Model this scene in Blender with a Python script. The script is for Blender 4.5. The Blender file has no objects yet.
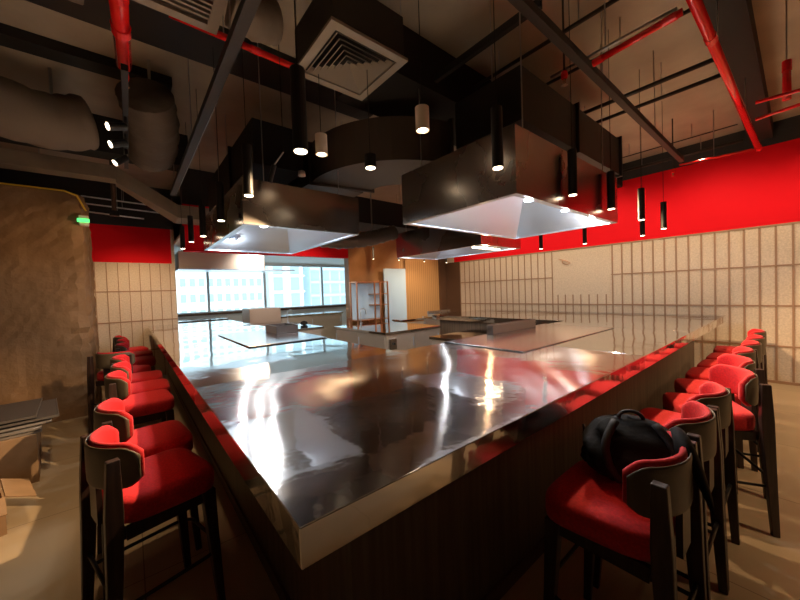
import bpy, bmesh, math, random
from mathutils import Vector, Matrix
random.seed(7)
C = bpy.context.scene.collection
S = bpy.context.scene
PI = math.pi

# ------------------------------------------------------------------ camera, world, exposure, main lamps
cam_data = bpy.data.cameras.new('camera')
cam = bpy.data.objects.new('camera', cam_data); C.objects.link(cam); S.camera = cam
F_PX = 329.5
YAW, PITCH, ROLL = math.radians(50.607), math.radians(1.475), math.radians(-1.983)
cam_data.sensor_fit = 'HORIZONTAL'; cam_data.sensor_width = 36; cam_data.lens = F_PX / 800 * 36
cam_data.clip_start = 0.02; cam_data.clip_end = 300
_f = Vector((math.cos(YAW), math.sin(YAW), 0)); _r = Vector((math.sin(YAW), -math.cos(YAW), 0)); _u = Vector((0, 0, 1))
_f2 = _f * math.cos(PITCH) - _u * math.sin(PITCH); _u2 = _u * math.cos(PITCH) + _f * math.sin(PITCH)
_r3 = _r * math.cos(ROLL) + _u2 * math.sin(ROLL); _u3 = _u2 * math.cos(ROLL) - _r * math.sin(ROLL)
mw = Matrix((( _r3.x, _u3.x, -_f2.x, 0), (_r3.y, _u3.y, -_f2.y, 0), (_r3.z, _u3.z, -_f2.z, 1.6), (0, 0, 0, 1)))
cam.matrix_world = mw

w = bpy.data.worlds.new('world'); S.world = w; w.use_nodes = True
bg = w.node_tree.nodes['Background']; bg.inputs[0].default_value = (0.80, 0.92, 1.0, 1); bg.inputs[1].default_value = 3.0
S.view_settings.view_transform = 'Standard'; S.view_settings.look = 'None'
S.view_settings.exposure = 0.15; S.view_settings.gamma = 1.0; S.view_settings.use_curve_mapping = False

WARM = (1.0, 0.66, 0.36); WARMW = (1.0, 0.78, 0.55); WHITE = (0.90, 0.95, 1.0)
def spot(loc, target, power, size=100, blend=0.4, col=WARM, rad=0.03):
    l = bpy.data.lights.new('spot_lamp', 'SPOT'); l.energy = power; l.color = col
    l.spot_size = math.radians(size); l.spot_blend = blend; l.shadow_soft_size = rad
    o = bpy.data.objects.new('spot_lamp', l); C.objects.link(o); o.location = loc
    o.rotation_euler = (Vector(target) - Vector(loc)).to_track_quat('-Z', 'Y').to_euler()
    return o
def point(loc, power, col=WHITE, rad=0.04):
    l = bpy.data.lights.new('point_lamp', 'POINT'); l.energy = power; l.color = col; l.shadow_soft_size = rad
    o = bpy.data.objects.new('point_lamp', l); C.objects.link(o); o.location = loc; return o
# key lamps (the room's lit pendants and spots, with added unseen fills)
spot((1.20, 2.36, 2.66), (1.1, 2.5, 0), 45, 80, 0.6, WARM, 0.02)
spot((1.47, 2.08, 2.53), (-0.7, 3.1, 0), 420, 86, 0.35, WARM, 0.015)     # round spot aimed across the counter at the left stools
spot((4.60, 2.10, 2.53), (4.9, -0.5, 0), 380, 110, 0.4, WARM, 0.015)     # added key behind the right hood, brightening the far right stools
for y in (3.3, 3.9): spot((-0.12, y, 2.88), (-1.0, y + 0.6, 0), 40, 85, 0.6)
for p, t, e in (((5.6, -2.2, 3.3), (6.2, -0.8, 0), 200), ((3.2, -1.9, 3.3), (4.2, -0.9, 0), 130)):  # added unseen downlights, brightening the right aisle floor
    spot(p, t, e, 80, 0.7)
spot((0.66, 5.2, 2.33), (-0.5, 6.8, 1.9), 40, 75, 0.6, WARM, 0.02)  # added beam beside the tube pendant, brightening the wrapped column's edge
spot((2.3, 3.2, 2.75), (3.7, 4.9, 0.5), 150, 75, 0.6, WARMW, 0.03)  # added fill for the kitchen island fronts
spot((3.0, 5.6, 2.7), (3.0, 7.6, 0.8), 70, 95, 0.7, WARMW, 0.03)  # added overhead fill for the low worktable
spot((2.6, 7.6, 2.7), (2.8, 9.6, 0.9), 110, 120, 0.7, (1, 0.9, 0.8), 0.03)  # added fill for the back benches in the window bay
spot((5.4, 4.9, 2.6), (5.8, 6.2, 0.9), 70, 100, 0.7, WARMW, 0.03)  # added overhead fill for the bench by the wood wall
# wall washers on the right wall
for y in (-0.6, 0.9, 2.4, 3.9, 5.4): spot((6.3, y, 3.35), (7.6, y, 1.7), 52, 130, 0.8, WARMW)
spot((6.2, 5.3, 2.7), (6.3, 7.0, 1.7), 95, 80, 0.7, WARM)
spot((4.2, 5.9, 2.55), (4.9, 7.0, 1.9), 22, 90, 0.7, WARM)
spot((0.15, 7.0, 2.5), (0.2, 8.6, 1.1), 60, 105, 0.8, WARM)  # added spot, brightening the far left tiles

# ------------------------------------------------------------------ mesh helpers
class MB:
    def __init__(s): s.bm = bmesh.new()
    def box(s, x0, x1, y0, y1, z0, z1, M=None):
        vs = [s.bm.verts.new((x, y, z)) for x in (x0, x1) for y in (y0, y1) for z in (z0, z1)]
        if M: 
            for v in vs: v.co = M @ v.co
        for q in ((0, 1, 3, 2), (4, 6, 7, 5), (0, 4, 5, 1), (2, 3, 7, 6), (0, 2, 6, 4), (1, 5, 7, 3)):
            s.bm.faces.new([vs[i] for i in q])
        return s
    def hexa(s, p):   # 4 bottom, 4 top
        vs = [s.bm.verts.new(q) for q in p]
        for q in ((3, 2, 1, 0), (4, 5, 6, 7), (0, 1, 5, 4), (1, 2, 6, 5), (2, 3, 7, 6), (3, 0, 4, 7)):
            s.bm.faces.new([vs[i] for i in q])
        return s
    def loft(s, rings, cap=True, closed=True):
        R = [[s.bm.verts.new(p) for p in r] for r in rings]
        n = len(R[0])
        for a, b in zip(R, R[1:]):
            for i in range(n if closed else n - 1):
                j = (i + 1) % n; s.bm.faces.new((a[i], a[j], b[j], b[i]))
        if cap: s.bm.faces.new(R[0][::-1]); s.bm.faces.new(R[-1])
        return s
    def tube(s, pts, r, n=10, cap=True, rfun=None):
        pts = [Vector(p) for p in pts]; rings = []
        t0 = (pts[1] - pts[0]).normalized()
        ref = Vector((0, 0, 1)) if abs(t0.z) < 0.9 else Vector((1, 0, 0))
        nrm = t0.cross(ref).normalized()
        for i, p in enumerate(pts):
            a = pts[max(i - 1, 0)]; b = pts[min(i + 1, len(pts) - 1)]
            t = (b - a).normalized(); nrm = (nrm - t * nrm.dot(t)).normalized(); bn = t.cross(nrm)
            rr = rfun(i) if rfun else r
            rings.append([p + nrm * math.cos(k * 2 * PI / n) * rr + bn * math.sin(k * 2 * PI / n) * rr for k in range(n)])
        return s.loft(rings, cap)
    def cyl(s, x, y, z0, z1, r, n=20, r2=None):
        r2 = r if r2 is None else r2
        return s.loft([[(x + math.cos(k * 2 * PI / n) * q, y + math.sin(k * 2 * PI / n) * q, z) for k in range(n)] for z, q in ((z0, r), (z1, r2))])
    def lathe(s, prof, x=0, y=0, n=24):
        return s.loft([[(x + math.cos(k * 2 * PI / n) * r, y + math.sin(k * 2 * PI / n) * r, z) for k in range(n)] for r, z in prof])
    def grid(s, f, nu, nv):
        V = [[s.bm.verts.new(f(i / nu, j / nv)) for j in range(nv + 1)] for i in range(nu + 1)]
        for i in range(nu):
            for j in range(nv): s.bm.faces.new((V[i][j], V[i + 1][j], V[i + 1][j + 1], V[i][j + 1]))
        return s
    def build(s, name, m, parent=None, bevel=0, smooth=False, seg=2, solid=0, sub=0):
        bmesh.ops.recalc_face_normals(s.bm, faces=s.bm.faces)
        me = bpy.data.meshes.new(name); s.bm.to_mesh(me); s.bm.free()
        o = bpy.data.objects.new(name, me); C.objects.link(o); me.materials.append(m)
        if parent: o.parent = parent
        if smooth:
            for p in me.polygons: p.use_smooth = True
        if solid:
            q = o.modifiers.new('s', 'SOLIDIFY'); q.thickness = solid; q.offset = 0
        if bevel:
            q = o.modifiers.new('b', 'BEVEL'); q.width = bevel; q.segments = seg; q.limit_method = 'ANGLE'; q.angle_limit = math.radians(35)
        if sub:
            q = o.modifiers.new('u', 'SUBSURF'); q.levels = sub; q.render_levels = sub
        return o
def tag(o, label, cat, group=None, kind=None):
    o['label'] = label; o['category'] = cat
    if group: o['group'] = group
    if kind: o['kind'] = kind
    return o
def thing(name, label, cat, loc=(0, 0, 0), rz=0, group=None):
    o = bpy.data.objects.new(name, None); C.objects.link(o); o.location = loc; o.rotation_euler = (0, 0, rz)
    o.empty_display_size = 0.1
    return tag(o, label, cat, group)
def struct(o): o['kind'] = 'structure'; return o
def dup(root, loc, rz, label, group=None):
    r = root.copy(); C.objects.link(r); r.location = loc; r.rotation_euler = (0, 0, rz); r['label'] = label
    if group: r['group'] = group
    for ch in list(root.children):
        c = ch.copy(); C.objects.link(c); c.parent = r
        for g in list(ch.children):
            d = g.copy(); C.objects.link(d); d.parent = c
    return r

# ------------------------------------------------------------------ materials
def mat(name, col, rough=0.6, metal=0.0, emit=None, estr=0, spec=None, sheen=0, coat=0):
    m = bpy.data.materials.new(name); m.use_nodes = True
    b = m.node_tree.nodes['Principled BSDF']
    b.inputs['Base Color'].default_value = (*col, 1); b.inputs['Roughness'].default_value = rough; b.inputs['Metallic'].default_value = metal
    if emit: b.inputs['Emission Color'].default_value = (*emit, 1); b.inputs['Emission Strength'].default_value = estr
    if spec is not None: b.inputs['Specular IOR Level'].default_value = spec
    if sheen: b.inputs['Sheen Weight'].default_value = sheen
    if coat: b.inputs['Coat Weight'].default_value = coat
    return m
def nd(m, t, **k):
    n = m.node_tree.nodes.new(t)
    for a, v in k.items(): setattr(n, a, v)
    return n
def lk(m, a, b): m.node_tree.links.new(a, b)
def coords(m, scale=(1, 1, 1)):
    g = nd(m, 'ShaderNodeNewGeometry'); mp = nd(m, 'ShaderNodeMapping'); mp.inputs['Scale'].default_value = scale
    lk(m, g.outputs['Position'], mp.inputs['Vector']); return mp.outputs['Vector']
def ocoords(m, scale=(1, 1, 1)):
    g = nd(m, 'ShaderNodeTexCoord'); mp = nd(m, 'ShaderNodeMapping'); mp.inputs['Scale'].default_value = scale
    lk(m, g.outputs['Object'], mp.inputs['Vector']); return mp.outputs['Vector']
def noisecol(m, c1, c2, scale=(1, 1, 1), ns=5, det=4, obj=False, lo=0.35, hi=0.65):
    v = (ocoords if obj else coords)(m, scale)
    n = nd(m, 'ShaderNodeTexNoise'); n.inputs['Scale'].default_value = ns; n.inputs['Detail'].default_value = det
    lk(m, v, n.inputs['Vector'])
    r = nd(m, 'ShaderNodeValToRGB'); r.color_ramp.elements[0].position = lo; r.color_ramp.elements[1].position = hi
    r.color_ramp.elements[0].color = (*c1, 1); r.color_ramp.elements[1].color = (*c2, 1)
    lk(m, n.outputs['Fac'], r.inputs['Fac']); lk(m, r.outputs['Color'], m.node_tree.nodes['Principled BSDF'].inputs['Base Color'])
    return n
def bump(m, ns, strength, dist, scale=(1, 1, 1), det=2, obj=False, chain=None):
    v = (ocoords if obj else coords)(m, scale)
    n = nd(m, 'ShaderNodeTexNoise'); n.inputs['Scale'].default_value = ns; n.inputs['Detail'].default_value = det
    lk(m, v, n.inputs['Vector'])
    b = nd(m, 'ShaderNodeBump'); b.inputs['Strength'].default_value = strength; b.inputs['Distance'].default_value = dist
    lk(m, n.outputs['Fac'], b.inputs['Height'])
    if chain: lk(m, chain.outputs['Normal'], b.inputs['Normal'])
    lk(m, b.outputs['Normal'], m.node_tree.nodes['Principled BSDF'].inputs['Normal']); return b
def roughnoise(m, lo, hi, ns, scale):
    v = coords(m, scale); n = nd(m, 'ShaderNodeTexNoise'); n.inputs['Scale'].default_value = ns; n.inputs['Detail'].default_value = 5
    lk(m, v, n.inputs['Vector']); r = nd(m, 'ShaderNodeMapRange'); r.inputs['From Min'].default_value = 0.3; r.inputs['From Max'].default_value = 0.7
    r.inputs['To Min'].default_value = lo; r.inputs['To Max'].default_value = hi
    lk(m, n.outputs['Fac'], r.inputs['Value']); lk(m, r.outputs['Result'], m.node_tree.nodes['Principled BSDF'].inputs['Roughness'])

TOP = mat('polished_steel', (0.66, 0.64, 0.62), 0.1, 1.0)
roughnoise(TOP, 0.03, 0.10, 2.2, (1, 1, 1))
_b = bump(TOP, 1.3, 0.6, 0.022, (1, 1, 1), 1); _b = bump(TOP, 4.5, 0.3, 0.006, (1, 0.6, 1), 3, chain=_b); bump(TOP, 60, 0.04, 0.001, (1, 0.06, 1), 2, chain=_b)
TOPN = mat('brushed_steel_top', (0.60, 0.56, 0.53), 0.30, 1.0)
def aniso(m):
    b = m.node_tree.nodes['Principled BSDF']; b.inputs['Anisotropic'].default_value = 0.9
    v = coords(m, (1, 1, 1)); n = nd(m, 'ShaderNodeTexNoise'); n.inputs['Scale'].default_value = 0.9; n.inputs['Detail'].default_value = 1
    lk(m, v, n.inputs['Vector'])
    a = nd(m, 'ShaderNodeMapRange'); a.inputs['To Min'].default_value = -1.5; a.inputs['To Max'].default_value = 1.5
    lk(m, n.outputs['Fac'], a.inputs['Value'])
    r = nd(m, 'ShaderNodeVectorRotate'); r.rotation_type = 'Z_AXIS'; r.inputs['Vector'].default_value = TANG
    lk(m, a.outputs['Result'], r.inputs['Angle']); lk(m, r.outputs['Vector'], b.inputs['Tangent'])
TANG = (0.707, 0.707, 0)
aniso(TOPN)
roughnoise(TOPN, 0.13, 0.26, 2.2, (1, 1, 1))
_b = bump(TOPN, 1.5, 0.5, 0.02, (1, 1, 1), 1); _b = bump(TOPN, 5, 0.5, 0.005, (1, 1, 1), 3, chain=_b)
def sharp_layer(m, b_, fac, rough, col):     # polished sheen over the brushed grain
    nt = m.node_tree; g = nt.nodes.new('ShaderNodeBsdfAnisotropic' if False else 'ShaderNodeBsdfGlossy'); g.inputs['Roughness'].default_value = rough; g.inputs['Color'].default_value = (*col, 1)
    nt.links.new(b_.outputs['Normal'], g.inputs['Normal']); x = nt.nodes.new('ShaderNodeMixShader'); x.inputs[0].default_value = fac
    out = [n for n in nt.nodes if n.type == 'OUTPUT_MATERIAL'][0]
    nt.links.new(nt.nodes['Principled BSDF'].outputs[0], x.inputs[1]); nt.links.new(g.outputs[0], x.inputs[2]); nt.links.new(x.outputs[0], out.inputs['Surface'])
sharp_layer(TOPN, _b, 0.5, 0.05, (0.60, 0.58, 0.56))
GRID = mat('griddle_steel', (0.50, 0.48, 0.50), 0.2, 1.0); bump(GRID, 2.0, 0.3, 0.008)
STEEL = mat('brushed_steel', (0.46, 0.42, 0.39), 0.27, 1.0); roughnoise(STEEL, 0.20, 0.32, 1.5, (1, 1, 1)); bump(STEEL, 1.3, 0.25, 0.012)
STEELW = mat('hood_inner_steel', (0.66, 0.73, 0.82), 0.28, 0.85); bump(STEELW, 2.2, 0.3, 0.01)
CABS = mat('cabinet_steel', (0.56, 0.49, 0.42), 0.42, 0.75)
RED = mat('red_fabric', (0.60, 0.008, 0.012), 0.85, sheen=0.08); noisecol(RED, (0.48, 0.006, 0.010), (0.64, 0.009, 0.014), ns=90, obj=True); bump(RED, 300, 0.25, 0.001, obj=True)
WOOD = mat('dark_stained_wood', (0.03, 0.016, 0.012), 0.42); noisecol(WOOD, (0.022, 0.011, 0.009), (0.05, 0.026, 0.018), (14, 14, 1), 4, obj=True)
TANB = mat('tan_back_shell', (0.11, 0.083, 0.05), 0.5); bump(TANB, 120, 0.2, 0.001, obj=True)
BLK = mat('black_metal', (0.010, 0.010, 0.010), 0.5, 0.1)
BLKM = mat('matt_black', (0.012, 0.011, 0.010), 0.8)
DUCT = mat('black_painted_duct', (0.020, 0.016, 0.014), 0.5); bump(DUCT, 3, 0.3, 0.02)
DUCTF = mat('flex_duct_jacket', (0.10, 0.075, 0.055), 0.7); bump(DUCTF, 9, 0.6, 0.03)
TRO = mat('dark_trough_steel', (0.20, 0.16, 0.14), 0.35, 0.9)
DUCTL = mat('insulation_jacket', (0.20, 0.155, 0.115), 0.8); bump(DUCTL, 4, 0.5, 0.03, det=4)
BEIGED = mat('beige_duct', (0.24, 0.18, 0.12), 0.6); noisecol(BEIGED, (0.20, 0.15, 0.10), (0.28, 0.21, 0.145), ns=3)
PANELW = mat('counter_base_wood', (0.10, 0.07, 0.05), 0.5); noisecol(PANELW, (0.085, 0.058, 0.04), (0.15, 0.105, 0.072), (6, 6, 0.25), 5)
TILE = mat('wall_tile', (0.66, 0.53, 0.40), 0.6); noisecol(TILE, (0.62, 0.50, 0.37), (0.78, 0.64, 0.49), (1, 1, 1), 45, 6, lo=0.3, hi=0.7)
BATTEN = mat('wall_batten_wood', (0.40, 0.235, 0.14), 0.55)
REDP = mat('red_paint', (0.82, 0.004, 0.012), 0.7, spec=0.15); bump(REDP, 1.2, 0.1, 0.01)
DARKW = mat('dark_paint', (0.03, 0.028, 0.028), 0.8)
CEIL = mat('brown_ceiling', (0.26, 0.20, 0.15), 0.75); noisecol(CEIL, (0.33, 0.275, 0.205), (0.43, 0.36, 0.27), (1, 1, 1), 1.6, 5); bump(CEIL, 6, 0.2, 0.01)
FLOOR = mat('beige_floor_tile', (0.60, 0.46, 0.29), 0.42)
def floor_nodes(m):
    v = coords(m, (1, 1, 1)); b = nd(m, 'ShaderNodeTexBrick'); b.offset = 0.0
    b.inputs['Scale'].default_value = 1.0; b.inputs['Brick Width'].default_value = 1.2; b.inputs['Row Height'].default_value = 1.2
    b.inputs['Mortar Size'].default_value = 0.003
    b.inputs['Color1'].default_value = (0.58, 0.45, 0.285, 1); b.inputs['Color2'].default_value = (0.55, 0.42, 0.265, 1); b.inputs['Mortar'].default_value = (0.22, 0.16, 0.10, 1)
    lk(m, v, b.inputs['Vector'])
    n = nd(m, 'ShaderNodeTexNoise'); n.inputs['Scale'].default_value = 1.7; n.inputs['Detail'].default_value = 8; lk(m, v, n.inputs['Vector'])
    x = nd(m, 'ShaderNodeMixRGB'); x.blend_type = 'MULTIPLY'; x.inputs[0].default_value = 0.35
    lk(m, b.outputs['Color'], x.inputs[1]); lk(m, n.outputs['Color'], x.inputs[2])
    r = nd(m, 'ShaderNodeRGBToBW'); lk(m, n.outputs['Color'], r.inputs[0])
    x2 = nd(m, 'ShaderNodeMixRGB'); x2.blend_type = 'MULTIPLY'; x2.inputs[0].default_value = 0.3; lk(m, b.outputs['Color'], x2.inputs[1]); lk(m, r.outputs[0], x2.inputs[2])
    lk(m, x2.outputs[0], m.node_tree.nodes['Principled BSDF'].inputs['Base Color'])
floor_nodes(FLOOR)
WOODW = mat('light_wood_panelling', (0.42, 0.24, 0.10), 0.5)
def slat_nodes(m):
    v = coords(m, (1, 0, 0)); wv = nd(m, 'ShaderNodeTexWave'); wv.inputs['Scale'].default_value = 4.0; wv.inputs['Distortion'].default_value = 0
    lk(m, v, wv.inputs['Vector']); r = nd(m, 'ShaderNodeValToRGB'); r.color_ramp.elements[0].position = 0.0; r.color_ramp.elements[1].position = 0.25
    r.color_ramp.elements[0].color = (0.30, 0.165, 0.07, 1); r.color_ramp.elements[1].color = (0.46, 0.27, 0.115, 1)
    lk(m, wv.outputs['Fac'], r.inputs['Fac']); lk(m, r.outputs['Color'], m.node_tree.nodes['Principled BSDF'].inputs['Base Color'])
slat_nodes(WOODW)
WOODP = mat('plain_brown_panel', (0.36, 0.17, 0.06), 0.5); noisecol(WOODP, (0.32, 0.15, 0.05), (0.40, 0.195, 0.075), ns=3)
DKWOOD = mat('dark_brown_trim', (0.11, 0.055, 0.03), 0.5)
PAPER = mat('brown_wrapping_paper', (0.26, 0.16, 0.08), 0.7); noisecol(PAPER, (0.24, 0.13, 0.055), (0.36, 0.20, 0.09), (1, 1, 0.5), 2.5, 6); bump(PAPER, 3.5, 0.7, 0.05, det=5)
CARD = mat('cardboard', (0.36, 0.225, 0.12), 0.8); noisecol(CARD, (0.32, 0.20, 0.105), (0.40, 0.25, 0.135), ns=6)
CARDD = mat('cardboard_print', (0.16, 0.10, 0.06), 0.8)
YEL = mat('yellow_tape', (0.80, 0.52, 0.03), 0.5)
REDPIPE = mat('red_pipe_paint', (0.80, 0.012, 0.012), 0.22, coat=0.5)
BRASS = mat('brass_fitting', (0.75, 0.60, 0.38), 0.25, 1.0)
GALV = mat('galvanised_steel', (0.42, 0.40, 0.38), 0.4, 0.9)
DSTEEL = mat('dark_strut_steel', (0.035, 0.027, 0.021), 0.5, 0.3)
VENT = mat('cream_vent_plastic', (0.27, 0.225, 0.17), 0.5)
WCYL = mat('cream_lamp_body', (0.9, 0.8, 0.66), 0.45)
LAMP = mat('lamp_glow', (1, 0.9, 0.75), 0.5, emit=(1.0, 0.80, 0.55), estr=9)
LAMPW = mat('cool_lamp_glow', (1, 1, 1), 0.5, emit=(0.92, 0.96, 1.0), estr=25)
APPL = mat('taupe_enamel', (0.36, 0.26, 0.20), 0.45)
COPPER = mat('rose_copper', (0.62, 0.33, 0.20), 0.3, 1.0)
WHITEP = mat('white_enamel', (0.38, 0.55, 0.74), 0.35)
MIRROR = mat('pale_steel_back', (0.82, 0.84, 0.85), 0.25, 1.0)
WPAINT = mat('white_plaster', (0.82, 0.86, 0.88), 0.7)
GREEN = mat('green_light', (0.05, 0.6, 0.1), 0.5, emit=(0.1, 0.9, 0.2), estr=1.5)
BAGM = mat('black_nylon', (0.009, 0.009, 0.010), 0.9, spec=0.2); bump(BAGM, 14, 0.5, 0.01, obj=True, det=4)
BAGM2 = mat('black_nylon_panel', (0.016, 0.016, 0.019), 0.7); bump(BAGM2, 30, 0.4, 0.004, obj=True)
ALU = mat('window_aluminium', (0.60, 0.65, 0.68), 0.5, 0.2)
def glass_mat():
    m = bpy.data.materials.new('window_glass'); m.use_nodes = True; nt = m.node_tree; nt.nodes.clear()
    o = nt.nodes.new('ShaderNodeOutputMaterial'); mx = nt.nodes.new('ShaderNodeMixShader'); t = nt.nodes.new('ShaderNodeBsdfTransparent'); g = nt.nodes.new('ShaderNodeBsdfGlossy')
    t.inputs[0].default_value = (0.90, 0.97, 0.98, 1); g.inputs['Roughness'].default_value = 0.02
    fr = nt.nodes.new('ShaderNodeFresnel'); fr.inputs[0].default_value = 1.45
    nt.links.new(fr.outputs[0], mx.inputs[0]); nt.links.new(t.outputs[0], mx.inputs[1]); nt.links.new(g.outputs[0], mx.inputs[2]); nt.links.new(mx.outputs[0], o.inputs[0]); return m
GLASS = glass_mat()

# ------------------------------------------------------------------ room shell
H = 3.95
struct(MB().box(-4.2, 8.6, -4.2, 12.3, -0.1, 0).build('floor', FLOOR))
struct(MB().box(-4.2, 8.6, -4.2, 12.3, H, H + 0.1).build('ceiling', CEIL))
struct(MB().box(-4.2, -4.0, -4.2, 8.8, 0, H).build('wall_west', DARKW))
struct(MB().box(-4.0, 7.8, -4.2, -4.0, 0, H).build('wall_south', DARKW))
# right wall: tiled lower part, red band above, dark service strip on top
wr = struct(MB().box(7.604, 7.8, -4.0, 7.2, 0, H).build('wall_right', TILE))
c = MB().box(7.588, 7.603, -4.0, 6.62, 2.42, 3.62).build('red_band', REDP, wr); c['label'] = 'bright red painted band'
MB().box(7.588, 7.603, -4.0, 7.0, 3.62, H).build('service_strip', DARKW, wr)
MB().box(7.585, 7.603, 6.42, 7.0, 0, 2.42).build('corner_trim', DKWOOD, wr)
b = MB(); T = 0.019
ys = [0.071 + 0.1685 * k for k in range(-24, 15)]        # full battens up to the plain board
for y in ys: b.box(7.592, 7.604, y - T / 1.6, y + T / 1.6, 0, 2.40)
y = 3.662
for k in range(17): b.box(7.592, 7.604, y - T / 2, y + T / 2, 0, 2.40); y += 0.1715
for k in range(7): yy = 2.55 + 0.165 * k; b.box(7.592, 7.604, yy - T / 2, yy + T / 2, 0, 1.40)
for z in (0.57, 1.185): b.box(7.590, 7.604, -4.0, 6.42, z - 0.012, z + 0.012)
for y0, y1 in ((-4.0, 2.45), (3.66, 6.42)): b.box(7.590, 7.604, y0, y1, 1.785, 1.807)
b.box(7.585, 7.604, -4.0, 6.42, 2.395, 2.42)
b.build('batten_grid', BATTEN, wr)
bs = struct(MB().box(7.575, 7.6, -4.0, 6.42, 0, 0.04).build('baseboard_right', BATTEN))
# far left wall
WL = 8.6
wl = struct(MB().box(-4.2, 0.80, WL, WL + 0.2, 0, H).build('wall_left', TILE))
c = MB().box(-4.0, 0.74, WL - 0.014, WL - 0.001, 2.37, 3.10).build('red_band', REDP, wl); c['label'] = 'bright red painted band'
MB().box(-4.0, 0.80, WL - 0.012, WL - 0.001, 3.10, H).build('service_strip', DARKW, wl)
b = MB()
for k in range(28): x = 0.70 - 0.17 * k; b.box(x - 0.006, x + 0.006, WL - 0.012, WL, 0, 2.36)
for z in (0.57, 1.18, 1.79): b.box(-4.0, 0.80, WL - 0.014, WL, z - 0.011, z + 0.011)
b.build('batten_grid', BATTEN, wl)
# back wall of the kitchen: wood panelling right, red bulkhead over the opening left
YB = 7.0
wb = struct(MB().box(4.16, 7.604, YB, YB + 0.2, 0, H).build('wall_back', WOODW))
MB().box(4.16, 5.75, YB - 0.015, YB - 0.001, 0, H).build('plain_panel', WOODP, wb)
MB().box(7.30, 7.58, YB - 0.05, YB - 0.001, 0, 2.75).build('corner_pilaster', DKWOOD, wb)
struct(MB().box(0.80, 4.16, YB, YB + 0.16, 2.46, 3.30).build('trim_1', REDP))
struct(MB().box(0.80, 4.16, YB, YB + 0.16, 3.301, H).build('trim_2', DARKW))
# side walls and white ceiling of the window bay
struct(MB().box(0.60, 0.80, WL + 0.2, 12.0, 0, H).build('wall_bay_left', WPAINT))
struct(MB().box(8.2, 8.4, YB + 0.2, 12.0, 0, H).build('wall_bay_right', WPAINT))
struct(MB().box(7.8, 8.4, YB, YB + 0.2, 0, H).build('wall_bay_return', WPAINT))
struct(MB().box(0.80, 8.2, YB + 0.2, 12.0, 2.78, 2.84).build('ceiling_bay', WPAINT))
ws = struct(MB().box(0.6, 8.4, 12.0, 12.2, 0, 1.12).build('wall_window_lower', WPAINT))
struct(MB().box(0.6, 8.4, 12.0, 12.2, 2.72, H).build('wall_window_upper', WPAINT))
struct(MB().box(0.8, 8.2, 11.80, 12.0, 1.07, 1.14).build('trim_3', DKWOOD))
xs = [0.80, 1.95, 3.70, 5.90, 7.10, 8.2]
for i, (a, d) in enumerate(zip(xs, xs[1:])):
    b = MB()
    b.box(a, a + 0.05, 12.0, 12.1, 1.12, 2.72).box(d - 0.02, d, 12.0, 12.1, 1.12, 2.72).box(a + 0.05, d - 0.02, 12.0, 12.1, 1.12, 1.17).box(a + 0.05, d - 0.02, 12.0, 12.1, 2.67, 2.72)
    wf = struct(b.build('window_%d' % (i + 1), ALU)); MB().box(a + 0.05, d - 0.02, 12.045, 12.052, 1.17, 2.67).build('pane', GLASS, wf)

# ------------------------------------------------------------------ outside buildings
FAC = mat('white_facade', (0.85, 0.87, 0.88), 0.7); FGL = mat('facade_glass', (0.34, 0.43, 0.47), 0.3)
FACB = mat('pale_blue_facade', (0.55, 0.66, 0.72), 0.6)
def building(label, x0, x1, y0, y1, z0, z1, m, nx, nz, ww=0.55, wh=0.55):
    t = thing('apartment_building', label, 'building', ((x0 + x1) / 2, (y0 + y1) / 2, z0))
    ox, oy = (x0 + x1) / 2, (y0 + y1) / 2
    MB().box(x0 - ox, x1 - ox, y0 - oy, y1 - oy, 0, z1 - z0).build('wall', m, t)
    dx = (x1 - x0) / nx; dz = (z1 - z0) / nz
    for i in range(nx):
        for k in range(nz):
            cx = x0 + (i + 0.5) * dx - ox; cz = (k + 0.5) * dz; b = MB(); yy = y0 - oy
            b.box(cx - dx * ww / 2, cx + dx * ww / 2, yy - 0.05, yy - 0.001, cz - dz * wh / 2, cz + dz * wh / 2)
            b.build('window', FGL, t)
    b = MB()
    for k in range(nz + 1): b.box(x0 - ox - 0.1, x1 - ox + 0.1, y0 - oy - 0.4, y0 - oy + 0.05, k * dz - 0.12, k * dz + 0.12)
    b.build('balcony_slab', m, t)
building('white apartment block with a grid of windows seen through the left panes', 3.5, 14.0, 46, 56, -5, 12, FAC, 11, 9, 0.6, 0.5)
building('white tower with one wide window column right of the gridded block', 15.5, 20.5, 48, 58, -5, 14, FAC, 2, 8, 0.55, 0.8)
building('pale blue glazed block on the right beyond the window', 22.5, 44, 50, 60, -5, 10, FACB, 12, 7, 0.8, 0.7)

# ------------------------------------------------------------------ wrapped column
def column():
    t = thing('wrapped_column', 'thick square column wrapped in crumpled brown paper, by the left aisle', 'column', (-1.2, 6.9, 0))
    rnd = random.Random(3); rings = []
    base = [(-1.6, -0.5), (0.63, -0.5), (0.72, -0.46), (0.75, -0.35), (0.75, 0.5), (-1.6, 0.5)]
    nz = 40; pts = []
    for (a, b_) in zip(base, base[1:] + base[:1]):
        n = max(1, int(math.dist(a, b_) / 0.07))
        for k in range(n): pts.append((a[0] + (b_[0] - a[0]) * k / n, a[1] + (b_[1] - a[1]) * k / n))
    for j in range(nz + 1):
        z = 3.12 * j / nz; rr = []
        for (x, y) in pts:
            s = 0.018 if x > 0.6 else 0.006
            flare = 0.035 * (1 - j / nz) if x > 0.6 else 0
            rr.append((x + flare + rnd.uniform(-s, s), y + rnd.uniform(-s, s), z))
        rings.append(rr)
    MB().loft(rings).build('paper_wrap', PAPER, t)
    return t
column()
tp = MB(); pts = [(-2.8, 6.36, 3.13), (-0.62, 6.37, 3.13), (-0.50, 6.40, 3.09), (-0.42, 6.46, 2.90)]
for a, d in zip(pts, pts[1:]):
    tp.tube([a, d], 0.012, 6)
tag(tp.build('caution_tape', YEL), 'yellow tape strung along the top of the brown wrapped column', 'tape')
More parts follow.
